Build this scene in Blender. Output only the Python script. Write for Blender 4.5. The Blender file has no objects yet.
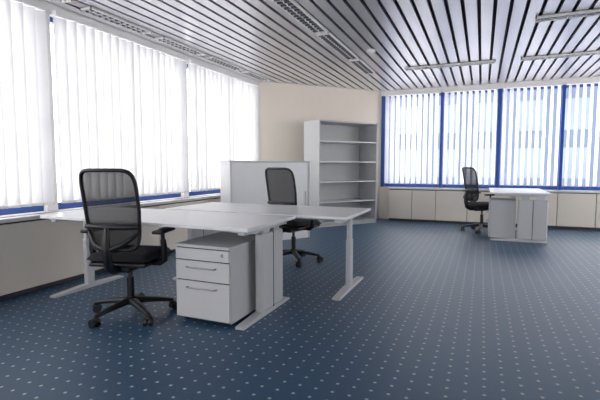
import bpy, bmesh, math, random
from mathutils import Vector, Matrix
random.seed(4)
S=bpy.context.scene
try:
    S.view_settings.view_transform='Standard'
    S.view_settings.exposure=0.0
except Exception: pass
H=2.75
# ---------- materials ----------
def mat(name,col,rough=.5,metal=0,spec=.5,noise=0,nscale=40,bump=0):
    m=bpy.data.materials.new(name); m.use_nodes=True
    nt=m.node_tree; b=nt.nodes['Principled BSDF']
    b.inputs['Base Color'].default_value=(*col,1); b.inputs['Roughness'].default_value=rough
    b.inputs['Metallic'].default_value=metal
    b.inputs['Specular IOR Level'].default_value=spec
    if noise or bump:
        g=nt.nodes.new('ShaderNodeNewGeometry')
        n=nt.nodes.new('ShaderNodeTexNoise'); n.inputs['Scale'].default_value=nscale; n.inputs['Detail'].default_value=4
        nt.links.new(g.outputs['Position'],n.inputs['Vector'])
        if noise:
            r=nt.nodes.new('ShaderNodeMix'); r.data_type='RGBA'
            r.inputs[6].default_value=(*[c*(1-noise) for c in col],1)
            r.inputs[7].default_value=(*[min(1,c*(1+noise)) for c in col],1)
            nt.links.new(n.outputs['Fac'],r.inputs[0]); nt.links.new(r.outputs[2],b.inputs['Base Color'])
        if bump:
            bp=nt.nodes.new('ShaderNodeBump'); bp.inputs['Strength'].default_value=bump; bp.inputs['Distance'].default_value=.01
            nt.links.new(n.outputs['Fac'],bp.inputs['Height']); nt.links.new(bp.outputs[0],b.inputs['Normal'])
    return m
M_wall=mat('wall_cream',(.78,.71,.62),.8,noise=.03,nscale=3)
M_white=mat('wall_white',(.80,.79,.78),.7,noise=.02,nscale=5)
M_panel=mat('cover_panel',(.74,.68,.60),.5,noise=.03,nscale=4)
M_cap=mat('cover_cap',(.58,.57,.57),.3,noise=.02,nscale=8)
M_gap=mat('dark_gap',(.05,.05,.06),.8,noise=.1)
M_plen=mat('plenum_grey',(.06,.06,.075),.8,noise=.1)
M_blue=mat('blue_frame',(.012,.06,.28),.4,noise=.05,nscale=6)
M_slat=mat('ceiling_metal',(.64,.63,.67),.30,metal=.75,noise=.05,nscale=2)
M_lay=mat('light_grey_laminate',(.72,.72,.74),.32,noise=.02,nscale=12)
M_dfr=mat('drawer_front_grey',(.56,.56,.58),.4,noise=.02,nscale=12)
M_cab=mat('cabinet_grey',(.50,.50,.52),.42,noise=.02,nscale=12)
M_leg=mat('powder_grey',(.56,.57,.59),.35,metal=.15,noise=.02,nscale=20)
M_dk=mat('steel_dark',(.16,.16,.17),.4,metal=.5,noise=.05)
M_hand=mat('handle_alu',(.40,.40,.42),.3,metal=.8,noise=.03)
M_blk=mat('black_plastic',(.006,.006,.008),.42,noise=.2,nscale=60)
M_fab=mat('black_fabric',(.006,.006,.009),.9,noise=.3,nscale=200,bump=.4)
M_chr=mat('caster_grey',(.04,.04,.045),.4,noise=.1)
M_shelf=mat('shelf_grey',(.52,.53,.54),.5,noise=.02,nscale=10)
M_lamp=mat('lamp_reflector',(.92,.92,.95),.25,metal=.1,noise=.02)
M_bld=mat('building_blue_grey',(.055,.075,.12),.8,noise=.35,nscale=.5)
M_bwin=mat('building_window',(.09,.12,.17),.4,noise=.3,nscale=.4)
# carpet
m=bpy.data.materials.new('blue_dotted_carpet'); m.use_nodes=True; nt=m.node_tree; b=nt.nodes['Principled BSDF']; M_carpet=m
g=nt.nodes.new('ShaderNodeNewGeometry')
def vm(op,a,bv=None):
    n=nt.nodes.new('ShaderNodeVectorMath'); n.operation=op; nt.links.new(a,n.inputs[0])
    if bv is not None: n.inputs[1].default_value=bv
    return n
v=vm('MULTIPLY',g.outputs['Position'],(11.2,11.2,0)); f=vm('FRACTION',v.outputs[0]); s=vm('SUBTRACT',f.outputs[0],(.5,.5,0)); l=vm('LENGTH',s.outputs[0])
mr=nt.nodes.new('ShaderNodeMapRange'); mr.inputs[1].default_value=.08; mr.inputs[2].default_value=.12; mr.inputs[3].default_value=1; mr.inputs[4].default_value=0
nt.links.new(l.outputs['Value'],mr.inputs[0])
n1=nt.nodes.new('ShaderNodeTexNoise'); n1.inputs['Scale'].default_value=160; n1.inputs['Detail'].default_value=3
nt.links.new(g.outputs['Position'],n1.inputs['Vector'])
mx=nt.nodes.new('ShaderNodeMix'); mx.data_type='RGBA'; mx.inputs[6].default_value=(.010,.046,.100,1); mx.inputs[7].default_value=(.032,.092,.172,1)
nt.links.new(n1.outputs['Fac'],mx.inputs[0])
m2=nt.nodes.new('ShaderNodeMix'); m2.data_type='RGBA'; m2.inputs[7].default_value=(.40,.44,.46,1)
nt.links.new(mr.outputs[0],m2.inputs[0]); nt.links.new(mx.outputs[2],m2.inputs[6]); nt.links.new(m2.outputs[2],b.inputs['Base Color'])
b.inputs['Roughness'].default_value=.43; b.inputs['Specular IOR Level'].default_value=.6
bp=nt.nodes.new('ShaderNodeBump'); bp.inputs['Strength'].default_value=.3; bp.inputs['Distance'].default_value=.005
nt.links.new(n1.outputs['Fac'],bp.inputs['Height']); nt.links.new(bp.outputs[0],b.inputs['Normal'])
# blind fabric
def blindmat(name,tr,k=1.0):
    m=bpy.data.materials.new(name); m.use_nodes=True; nt=m.node_tree; nt.nodes.remove(nt.nodes['Principled BSDF'])
    out=nt.nodes['Material Output']
    d=nt.nodes.new('ShaderNodeBsdfDiffuse'); t=nt.nodes.new('ShaderNodeBsdfTranslucent'); x=nt.nodes.new('ShaderNodeMixShader')
    g=nt.nodes.new('ShaderNodeNewGeometry'); n=nt.nodes.new('ShaderNodeTexNoise'); n.inputs['Scale'].default_value=4
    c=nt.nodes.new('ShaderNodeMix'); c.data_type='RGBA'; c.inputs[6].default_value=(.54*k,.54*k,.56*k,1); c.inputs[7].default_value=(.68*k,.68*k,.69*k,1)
    nt.links.new(g.outputs['Position'],n.inputs['Vector']); nt.links.new(n.outputs['Fac'],c.inputs[0])
    nt.links.new(c.outputs[2],d.inputs[0]); nt.links.new(c.outputs[2],t.inputs[0])
    x.inputs[0].default_value=tr; nt.links.new(d.outputs[0],x.inputs[1]); nt.links.new(t.outputs[0],x.inputs[2]); nt.links.new(x.outputs[0],out.inputs[0])
    return m
M_blind=blindmat('blind_fabric',.45)
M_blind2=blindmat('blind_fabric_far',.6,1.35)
# chair mesh
m=bpy.data.materials.new('chair_mesh_net'); m.use_nodes=True; nt=m.node_tree; M_net=m
b=nt.nodes['Principled BSDF']; b.inputs['Base Color'].default_value=(.010,.010,.012,1); b.inputs['Roughness'].default_value=.7
t=nt.nodes.new('ShaderNodeBsdfTransparent'); x=nt.nodes.new('ShaderNodeMixShader')
g=nt.nodes.new('ShaderNodeTexCoord'); w=nt.nodes.new('ShaderNodeTexWave'); w.bands_direction='Z'; w.inputs['Scale'].default_value=60
mr=nt.nodes.new('ShaderNodeMapRange'); mr.inputs[3].default_value=.76; mr.inputs[4].default_value=.96
nt.links.new(g.outputs['Object'],w.inputs['Vector']); nt.links.new(w.outputs['Fac'],mr.inputs[0]); nt.links.new(mr.outputs[0],x.inputs[0])
nt.links.new(t.outputs[0],x.inputs[1]); nt.links.new(b.outputs[0],x.inputs[2]); nt.links.new(x.outputs[0],nt.nodes['Material Output'].inputs[0])

# ---------- builder ----------
class B:
    def __init__(s): s.v=[];s.f=[];s.m=[];s.sm=[];s.mats=[]
    def mi(s,m):
        if m not in s.mats: s.mats.append(m)
        return s.mats.index(m)
    def add(s,vs,fs,m,smooth=False):
        o=len(s.v); s.v+= [Vector(p) for p in vs]; k=s.mi(m)
        for f in fs: s.f.append([i+o for i in f]); s.m.append(k); s.sm.append(smooth)
    def box(s,c,d,m,bev=0,rz=0,rx=0,ry=0,seg=2,smooth=False):
        bm=bmesh.new(); bmesh.ops.create_cube(bm,size=1)
        for v in bm.verts: v.co=Vector((v.co.x*d[0],v.co.y*d[1],v.co.z*d[2]))
        if bev: bmesh.ops.bevel(bm,geom=list(bm.edges),offset=bev,segments=seg,affect='EDGES',profile=.5)
        T=Matrix.Translation(c)@Matrix.Rotation(rz,4,'Z')@Matrix.Rotation(ry,4,'Y')@Matrix.Rotation(rx,4,'X')
        bm.verts.index_update()
        s.add([T@v.co for v in bm.verts],[[v.index for v in f.verts] for f in bm.faces],m,smooth); bm.free()
    def bx(s,x0,x1,y0,y1,z0,z1,m,bev=0):
        s.box(((x0+x1)/2,(y0+y1)/2,(z0+z1)/2),(x1-x0,y1-y0,z1-z0),m,bev)
    def tube(s,pts,r,m,closed=False,ref=(0,0,1),n=10,flat=1.0):
        pts=[Vector(p) for p in pts]; N=len(pts); ref=Vector(ref)
        rs=r if isinstance(r,(list,tuple)) else [r]*N
        vs=[]
        for i,p in enumerate(pts):
            a=pts[(i-1)%N] if (closed or i>0) else p; c=pts[(i+1)%N] if (closed or i<N-1) else p
            t=(c-a).normalized(); sd=t.cross(ref)
            if sd.length<1e-3: sd=t.cross(Vector((1,0,0)))
            sd.normalize(); up=sd.cross(t)
            for k in range(n):
                q=2*math.pi*k/n; vs.append(p+sd*math.cos(q)*rs[i]+up*math.sin(q)*rs[i]*flat)
        fs=[]
        for i in range(N if closed else N-1):
            j=(i+1)%N
            for k in range(n): fs.append([i*n+k,i*n+(k+1)%n,j*n+(k+1)%n,j*n+k])
        s.add(vs,fs,m,True)
        if not closed:
            s.add(vs[:n],[list(range(n))[::-1]],m); s.add(vs[-n:],[list(range(n))],m)
    def cyl(s,a,b,r,m,r2=None,n=16): s.tube([a,b],[r,r if r2 is None else r2],m,n=n)
    def obj(s,name,M=None,parent=None):
        me=bpy.data.meshes.new(name); me.from_pydata([tuple(p) for p in s.v],[],s.f)
        for m in s.mats: me.materials.append(m)
        for p,k,q in zip(me.polygons,s.m,s.sm): p.material_index=k; p.use_smooth=q
        bm=bmesh.new(); bm.from_mesh(me); bmesh.ops.recalc_face_normals(bm,faces=bm.faces); bm.to_mesh(me); bm.free()
        o=bpy.data.objects.new(name,me); S.collection.objects.link(o)
        if M is not None: o.matrix_world=M
        if parent: o.parent=parent
        return o
def place(x,y,rz=0,z=0): return Matrix.Translation((x,y,z))@Matrix.Rotation(rz,4,'Z')

# ---------- room ----------
XL=-3.98; YF=9.32; XR=4.56; YB=-3.38; XC=-2.05; YC=7.34
b=B(); poly=[(XL-.1,YB-.1),(XR+.1,YB-.1),(XR+.1,YF+.1),(XC-.05,YF+.1),(XL-.1,YC+.05)]
b.add([(x,y,0) for x,y in poly]+[(x,y,-.1) for x,y in poly],[[0,1,2,3,4],[9,8,7,6,5]]+[[i,(i+1)%5,(i+1)%5+5,i+5] for i in range(5)],M_carpet); b.obj('floor')
# ceiling slats
b=B(); pitch=.15; gap=.038
def ymax(x): return min(YF,YC+(x-XL)/(XC-XL)*(YF-YC))
x=XL+.02
while x<XR:
    x1=min(x+pitch-gap,XR); a0=ymax(x)-.005;a1=ymax(x1)-.005
    vs=[(x,YB,H),(x1,YB,H),(x1,a1,H),(x,a0,H),(x,YB,H+.03),(x1,YB,H+.03),(x1,a1,H+.03),(x,a0,H+.03)]
    b.add(vs,[[0,1,2,3],[7,6,5,4],[0,1,5,4],[1,2,6,5],[2,3,7,6],[3,0,4,7]],M_slat)
    x+=pitch
b.add([(x,y,H+.09) for x,y in poly]+[(x,y,H+.15) for x,y in poly],[[0,1,2,3,4],[9,8,7,6,5]]+[[i,(i+1)%5,(i+1)%5+5,i+5] for i in range(5)],M_plen)
b.obj('ceiling')
# window walls
ZS=.70; ZT=2.64
ML=Matrix.Translation((XL,0,0))@Matrix.Rotation(math.pi/2,4,'Z')   # local x -> +Y, local y -> -X (outward)
MF=Matrix.Translation((0,YF,0))
def winwall(name,M,x0,x1,posts,pw,pm):
    b=B(); b.bx(x0,x1,0,.2,0,ZS,M_wall); b.bx(x0,x1,0,.2,ZT,H+.09,M_white)
    for p in posts: b.bx(max(p-pw/2,x0),min(p+pw/2,x1),0.0,.2,ZS,ZT,pm)
    return b.obj(name,M)
LP=[3.01+2.13*k for k in range(-3,3)]
winwall('wall_left',ML,YB,YC,LP,.12,M_white)
FP=[-1.99]+[-1.86+1.07*k for k in range(1,7)]
winwall('wall_back',MF,XC-.05,XR,[XC],.10,M_white)
wn=[1]
def window(M,a,c,mull,w=.06):
    b=B()
    b.bx(a,c,.05,.12,ZS,ZS+.07,M_blue,.004); b.bx(a,c,.05,.12,ZT-.05,ZT,M_blue,.004)
    for q in [a,c-w]+[m-w/2 for m in mull]: b.bx(q,q+w,.05,.12,ZS+.07,ZT-.05,M_blue,.004)
    b.obj('window_%d'%wn[0],M); wn[0]+=1
def blind(M,a,c,ang,step,wd,z0,yc=-.07,jit=.06,mt=M_blind):
    b=B(); b.bx(a+.01,c-.01,yc-.03,yc+.03,ZT-.015,ZT+.03,M_white,.004)
    n=int((c-a)/step); off=(c-a-n*step)/2
    for i in range(n):
        x=a+off+(i+.5)*step; t=ang+random.uniform(-jit,jit)
        P=[]
        for z in (z0,ZT-.02):
            for k in range(5):
                u=(k/4-.5)*wd; bow=.008*(1-(2*k/4-1)**2)
                P.append((x+u*math.cos(t)-bow*math.sin(t),yc+u*math.sin(t)+bow*math.cos(t),z))
        b.add(P,[[k,k+1,k+6,k+5] for k in range(4)],mt,True)
        b.box((x,yc,z0+.012),(wd*.9,.006,.024),M_white,0,rz=t)
    b.obj('vertical_blind',M)
for i in range(len(LP)-1):
    a,c=LP[i]+.06,LP[i+1]-.06
    window(ML,a,c,[(a+c)/2],.03); blind(ML,a-.02,c+.02,-.48,.112,.127,ZS+.07,jit=.24)
for i in range(0,6):
    a,c=FP[i],FP[i+1]
    window(MF,a+.0,c,[],.035)
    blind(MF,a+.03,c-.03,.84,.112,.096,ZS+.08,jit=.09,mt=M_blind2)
b=B()
for k in range(0,7): 
    p=FP[k]; q=.04 if k%2==0 else .028; b.bx(p-q,p+q,-.02,.14,ZS,ZT,M_blue,.005)
b.obj('trim_1',MF)
# diagonal wall
d=Vector((XC-XL,YF-YC,0)); L=d.length; an=math.atan2(d.y,d.x)
b=B(); b.bx(-.15,L+.12,0,.2,0,H+.09,M_wall); b.bx(.0,L,-.012,0,.0,.07,M_cap)
b.obj('wall_diagonal',Matrix.Translation((XL,YC,0))@Matrix.Rotation(an,4,'Z'))
# unseen near and right walls; openings added to let in fill light
b=B(); b.bx(XL,XR,YB-.2,YB,0,.9,M_white); b.bx(XL,XR,YB-.2,YB,2.3,H+.09,M_white)
for q in (XL,-1.9,.3): b.bx(q,q+.3,YB-.2,YB,.9,2.3,M_white)
b.bx(2.0,XR,YB-.2,YB,.9,2.3,M_white)
b.obj('wall_front')
b=B(); b.bx(XR,XR+.2,YB,YF,0,.7,M_white); b.bx(XR,XR+.2,YB,YF,2.4,H+.09,M_white)
b.bx(XR,XR+.2,YB,3.6,.7,2.4,M_white)
for q in (5.4,8.3): b.bx(XR,XR+.2,q,q+.3,.7,2.4,M_white)
b.obj('wall_right')
# radiator covers
def cover(M,x0,x1,seams,dep):
    b=B(); b.bx(x0,x1,-dep+.03,-.002,.0,ZS-.045,M_gap)
    b.bx(x0,x1,-dep-.012,-.002,ZS-.035,ZS-.0,M_cap,.004)
    b.bx(x0,x1,-dep*.62,-dep*.38,ZS,ZS+.003,M_dk)
    s=[x0]+sorted(q for q in seams if x0<q<x1)+[x1]
    for p,q in zip(s[:-1],s[1:]): b.bx(p+.005,q-.005,-dep,-dep+.03,.05,ZS-.05,M_panel,.003)
    b.obj('radiator_cover',M)
cover(ML,YB+.01,6.95,[3.01+1.065*k+.2 for k in range(-7,5)],.25)
cover(MF,-1.80,XR-.01,[-1.32+1.07*k for k in range(0,7)]+[-.85+2.14*k for k in range(0,3)],.25)

# ceiling lamps (louvred)
def lamp(x0,x1,y0,y1):
    b=B(); z=H; t=.012
    b.bx(x0,x1,y0,y1,z-.006,z-.001,M_lamp)
    for q in ((x0,x0+t,y0,y1),(x1-t,x1,y0,y1),(x0,x1,y0,y0+t),(x0,x1,y1-t,y1)): b.bx(*q,z-.03,z-.002,M_white)
    if y1-y0>x1-x0:
        y=y0+.06
        while y<y1-.02: b.bx(x0+t,x1-t,y,y+.012,z-.028,z-.008,M_dk); y+=.08
        b.bx((x0+x1)/2-.004,(x0+x1)/2+.004,y0,y1,z-.029,z-.008,M_lamp)
    else:
        x=x0+.06
        while x<x1-.02: b.bx(x,x+.010,y0+t,y1-t,z-.028,z-.008,M_cab); x+=.08
    b.obj('ceiling_lamp')
for y0 in (1.1,2.2,3.28,4.36,5.42,6.47): lamp(-3.81,-3.66,y0,min(y0+.87,7.25))
for y0,y1 in ((2.2,3.55),(3.6,4.95),(5.0,6.35),(6.4,7.4)): lamp(-1.90,-1.73,y0,y1)
for yy in (5.42,7.32,3.5):
    for x0 in (-1.21,.48,2.2): 
        if yy<6 and x0<0: continue
        lamp(x0,x0+1.35,yy-.07,yy+.07)
b=B(); b.cyl((-1.46,6.0,H-.001),(-1.46,6.0,H-.03),.06,M_white,.055,24); b.cyl((-1.46,6.0,H-.03),(-1.46,6.0,H-.05),.035,M_white,.025,24); b.obj('smoke_detector')

# ---------- furniture ----------
def desk(M,L,W,housing=1,hy=.55,hw=.40,in_=.10,T=.725):
    """length along local x (0..L), depth along y (0..W)"""
    b=B()
    b.box((L/2,W/2,T-.0125),(L,W,.025),M_lay,.004)
    b.bx(.15,L-.15,W*.36,W*.36+.04,T-.075,T-.026,M_leg,.003); b.bx(.15,L-.15,W*.62,W*.62+.04,T-.075,T-.026,M_leg,.003)
    for side in (-1,1):
        x=in_ if side<0 else L-in_
        b.bx(x-.03,x+.03,.06,W-.06,T-.06,T-.026,M_leg,.004)
        # foot, tapered
        vs=[]
        for (yy,h) in ((.02,.018),(W/2-.1,.035),(W/2+.1,.035),(W-.02,.018)):
            for xx in (-.035,.035): vs+= [(x+xx,yy,0.002),(x+xx,yy,h)]
        fs=[[0,1,3,2],[12,14,15,13]]
        for k in range(3):
            o=4*k; fs+=[[o,o+4,o+5,o+1],[o+2,o+3,o+7,o+6],[o+1,o+5,o+7,o+3],[o,o+2,o+6,o+4]]
        b.add(vs,fs,M_leg)
        if side==housing:
            yc=W*hy
            b.box((x,yc,.335),(.07,hw,.61),M_cab,.02,seg=3)
            b.box((x,yc,.335),(.074,.008,.60),M_gap,0)
            b.bx(x-.025,x+.025,yc-hw*.38,yc-hw*.12,.6,T-.05,M_leg,.006); b.bx(x-.02,x+.02,yc+hw*.12,yc+hw*.38,.6,T-.05,M_cab,.006)
        else:
            b.box((x,W/2,.25),(.05,.085,.44),M_leg,.008)
            b.box((x,W/2,.56),(.038,.07,.28),M_leg,.006)
    return b.obj('desk',M)
desk(place(-3.50,2.52),2.05,.82,housing=1,hy=.60,hw=.37,in_=.085)
desk(place(-2.92,3.42),1.90,.84,housing=-1)
desk(place(.95,7.18,math.pi/2),1.5,.82,housing=-1,hy=.28,hw=.40,T=.75)

def pedestal(M,w=.43,d=.58,h=.56):
    b=B(); b.bx(0,w,.02,d,.025,h-.0,M_cab,.004); b.bx(-.004,w+.004,-.002,d,h-.0,h+.022,M_cab,.004)
    zs=[(.04,.315),(.322,.465),(.472,h-.006)]
    b.bx(.01,w-.01,.012,.03,.03,h-.002,M_gap)
    for i,(a,c) in enumerate(zs): b.bx(.004,w-.004,0,.018,a,c-.002,M_dfr,.002)
    for z in (.27,.42):
        x0,x1=w*.24,w*.76
        b.tube([(x0,0,z),(x0,-.022,z),(x0+.012,-.028,z),(x1-.012,-.028,z),(x1,-.022,z),(x1,0,z)],.006,M_hand,n=8)
    b.cyl((w-.06,-.006,.52),(w-.06,.004,.52),.012,M_hand)
    for x in (.05,w-.05):
        for y in (.06,d-.06): b.cyl((x-.012,y,.018),(x+.012,y,.018),.018,M_blk)
    return b.obj('drawer_pedestal',M)
pedestal(place(-2.07,2.53),w=.465,d=.60)
pedestal(place(.12,7.80,-math.pi/2),w=.44,d=.38,h=.60)

def chair(M):
    b=B()
    for k in range(5):
        a=math.radians(90+72*k+14); c,s=math.cos(a),math.sin(a)
        b.tube([(0,0,.115),(c*.06,s*.06,.115),(c*.2,s*.2,.098),(c*.31,s*.31,.078)],[.036,.034,.026,.019],M_blk,n=10,flat=.75)
        x,y=c*.31,s*.31
        b.cyl((x,y,.045),(x,y,.085),.010,M_chr,n=10)
        a2=a+1.1+k; p=Vector((math.cos(a2),math.sin(a2),0)); q=Vector((x,y,.032))+Vector((-p.y,p.x,0))*.012
        b.cyl(q-p*.030,q-p*.008,.031,M_blk,n=18); b.cyl(q+p*.008,q+p*.030,.031,M_blk,n=18)
        b.box((x,y,.055),(.05,.045,.03),M_blk,.012,rz=a2)
    b.cyl((0,0,.09),(0,0,.15),.038,M_blk); b.cyl((0,0,.15),(0,0,.30),.027,M_blk); b.cyl((0,0,.30),(0,0,.39),.016,M_chr)
    b.box((0,-.03,.405),(.19,.30,.065),M_blk,.02,seg=3)
    b.cyl((.08,.03,.40),(.23,.04,.40),.008,M_blk); b.cyl((-.08,.03,.40),(-.23,.04,.40),.008,M_blk)
    b.box((0,.03,.430),(.44,.44,.03),M_blk,.012)
    # seat cushion
    N=14; vs=[];fs=[]
    for layer in (0,1):
        for i in range(N+1):
            for j in range(N+1):
                u=2*i/N-1; w=2*j/N-1
                sx=u*math.sqrt(1-.16*w*w); sy=w*math.sqrt(1-.16*u*u)
                e=max(abs(u),abs(w)); t=.065*(max(0,1-e**6))**.5
                z=.468+(t*.75 if layer else -t*.4)-(.025*max(0,w-.5)/.5 if w>.5 else 0)
                vs.append((sx*.255,.035+sy*.25,z))
    K=(N+1)**2
    for L in (0,1):
        for i in range(N):
            for j in range(N):
                o=L*K; q=[o+i*(N+1)+j,o+(i+1)*(N+1)+j,o+(i+1)*(N+1)+j+1,o+i*(N+1)+j+1]; fs.append(q if L else q[::-1])
    b.add(vs,fs,M_fab,True)
    # backrest
    def bpnt(u,s):
        x=u*(.200+.012*math.sin(s*math.pi)-.002*s-.02*(1-s)); return (x,-.235-.10*s+.02*math.sin(s*math.pi*.9)+.045*u*u,.55+s*.57)
    pts=[]
    for k in range(48):
        a=2*math.pi*k/48; c,s_=math.cos(a),math.sin(a); e=2/7
        pts.append(bpnt(math.copysign(abs(c)**e,c),.5+.5*math.copysign(abs(s_)**e,s_)))
    b.tube(pts,.014,M_blk,closed=True,ref=(0,1,0.15),n=8)
    N=16;vs=[];fs=[]
    for i in range(N+1):
        s_=.01+.98*i/N; hw=(1-abs(2*s_-1)**7)**(1/7)
        for j in range(N+1): vs.append(bpnt((2*j/N-1)*hw,s_))
    for i in range(N):
        for j in range(N): fs.append([i*(N+1)+j,i*(N+1)+j+1,(i+1)*(N+1)+j+1,(i+1)*(N+1)+j])
    b.add(vs,fs,M_net,True)
    # lumbar bar + spine
    b.tube([Vector(bpnt(u/6,.30))+Vector((0,-.022,0)) for u in range(-6,7)],[.018]*13,M_blk,n=8)
    b.tube([(0,-.10,.405),(0,-.22,.405),(0,-.285,.44),(0,-.31,.52),(0,-.315,.62),(0,-.30,.72)],[.028,.032,.034,.032,.028,.016],M_blk,ref=(1,0,0),n=10)
    for sgn in (-1,1):
        b.tube([(0,-.31,.56),(sgn*.1,-.29,.60),Vector(bpnt(sgn,.22))],[.02,.018,.014],M_blk,n=8)
    # arms
    for sgn in (-1,1):
        b.tube([(sgn*.12,-.01,.42),(sgn*.25,-.01,.42),(sgn*.285,-.012,.445),(sgn*.29,-.02,.52),(sgn*.285,-.03,.60)],[.024,.024,.025,.025,.020],M_blk,ref=(0,1,0),n=10)
        b.cyl((sgn*.285,-.03,.55),(sgn*.285,-.035,.655),.015,M_blk,n=12)
        b.box((sgn*.28,-.0,.664),(.085,.25,.028),M_blk,.013,seg=3,smooth=True)
    return b.obj('office_chair',M)
chair(place(-2.47,2.49,math.radians(16)))
chair(place(-2.07,4.70,math.radians(-14)))
chair(place(.02,8.16,math.radians(-58)))

# bookshelf
def bookshelf(M,w=1.36,d=.52,h=2.0):
    b=B(); t=.025
    b.bx(0,t,0,d,0.0,h,M_shelf,.002); b.bx(w-t,w,0,d,0,h,M_shelf,.002)
    b.bx(t,w-t,d-.015,d-.003,0.05,h-.01,M_shelf); b.bx(t,w-t,.005,d-.015,h-.03,h-.003,M_shelf,.002)
    b.bx(t,w-t,.005,d-.015,.06,.085,M_shelf,.002); b.bx(t,w-t,.02,.035,0.0,.06,M_shelf)
    for k in range(1,5): 
        z=.07+k*(h-.09)/5; b.bx(t,w-t,.012,d-.015,z,z+.022,M_lay,.002)
    return b.obj('bookshelf',M)
bookshelf(place(-2.77,7.46,math.atan2(1.11,.825)),w=1.39,d=.55)
# low tambour cabinet
b=B(); w,d,h=1.38,.36,1.2; t=.03
b.bx(0,t,0,d,0,h,M_dfr,.003); b.bx(w-t,w,0,d,0,h,M_dfr,.003); b.bx(-.005,w+.005,-.005,d,h,h+.025,M_cab,.004)
b.bx(t,w-t,d-.02,d,0.02,h,M_lay); b.bx(t,w-t,.01,d-.02,.0,.08,M_lay); b.bx(t,w-t,.012,.03,h-.04,h,M_lay)
n=46
for i in range(n):
    x=t+(w-2*t)*i/n; b.bx(x+.0003,x+(w-2*t)/n-.0003,.018,.028,.08,h-.04,M_lay,.001)
b.bx(w-.09,w-.07,.004,.02,.5,.75,M_cab,.003)
b.obj('tambour_cabinet',place(-3.30,5.256,math.atan2(.83,.56)))

# building added outside to block sky and darken gaps in the far blinds
b=B()
b.bx(-14,22,26,34,-8,7.2,M_bld)
for i in range(17):
    for k in range(5): b.bx(-13+i*2.1,-11.8+i*2.1,25.95,26,-7+k*2.5,-5.4+k*2.5,M_bwin)
b.obj('backdrop_building')

# ---------- light ----------
W=bpy.data.worlds.new('World'); S.world=W; W.use_nodes=True
bg=W.node_tree.nodes['Background']; bg.inputs[0].default_value=(1,.985,.975,1); bg.inputs[1].default_value=5.9

cam=bpy.data.cameras.new('camera'); co=bpy.data.objects.new('camera',cam); S.collection.objects.link(co)
cam.sensor_width=36; cam.lens=25.8; co.location=(0,0,1.15)
co.rotation_euler=(math.radians(90-4.53),0,math.radians(22.9)); S.camera=co
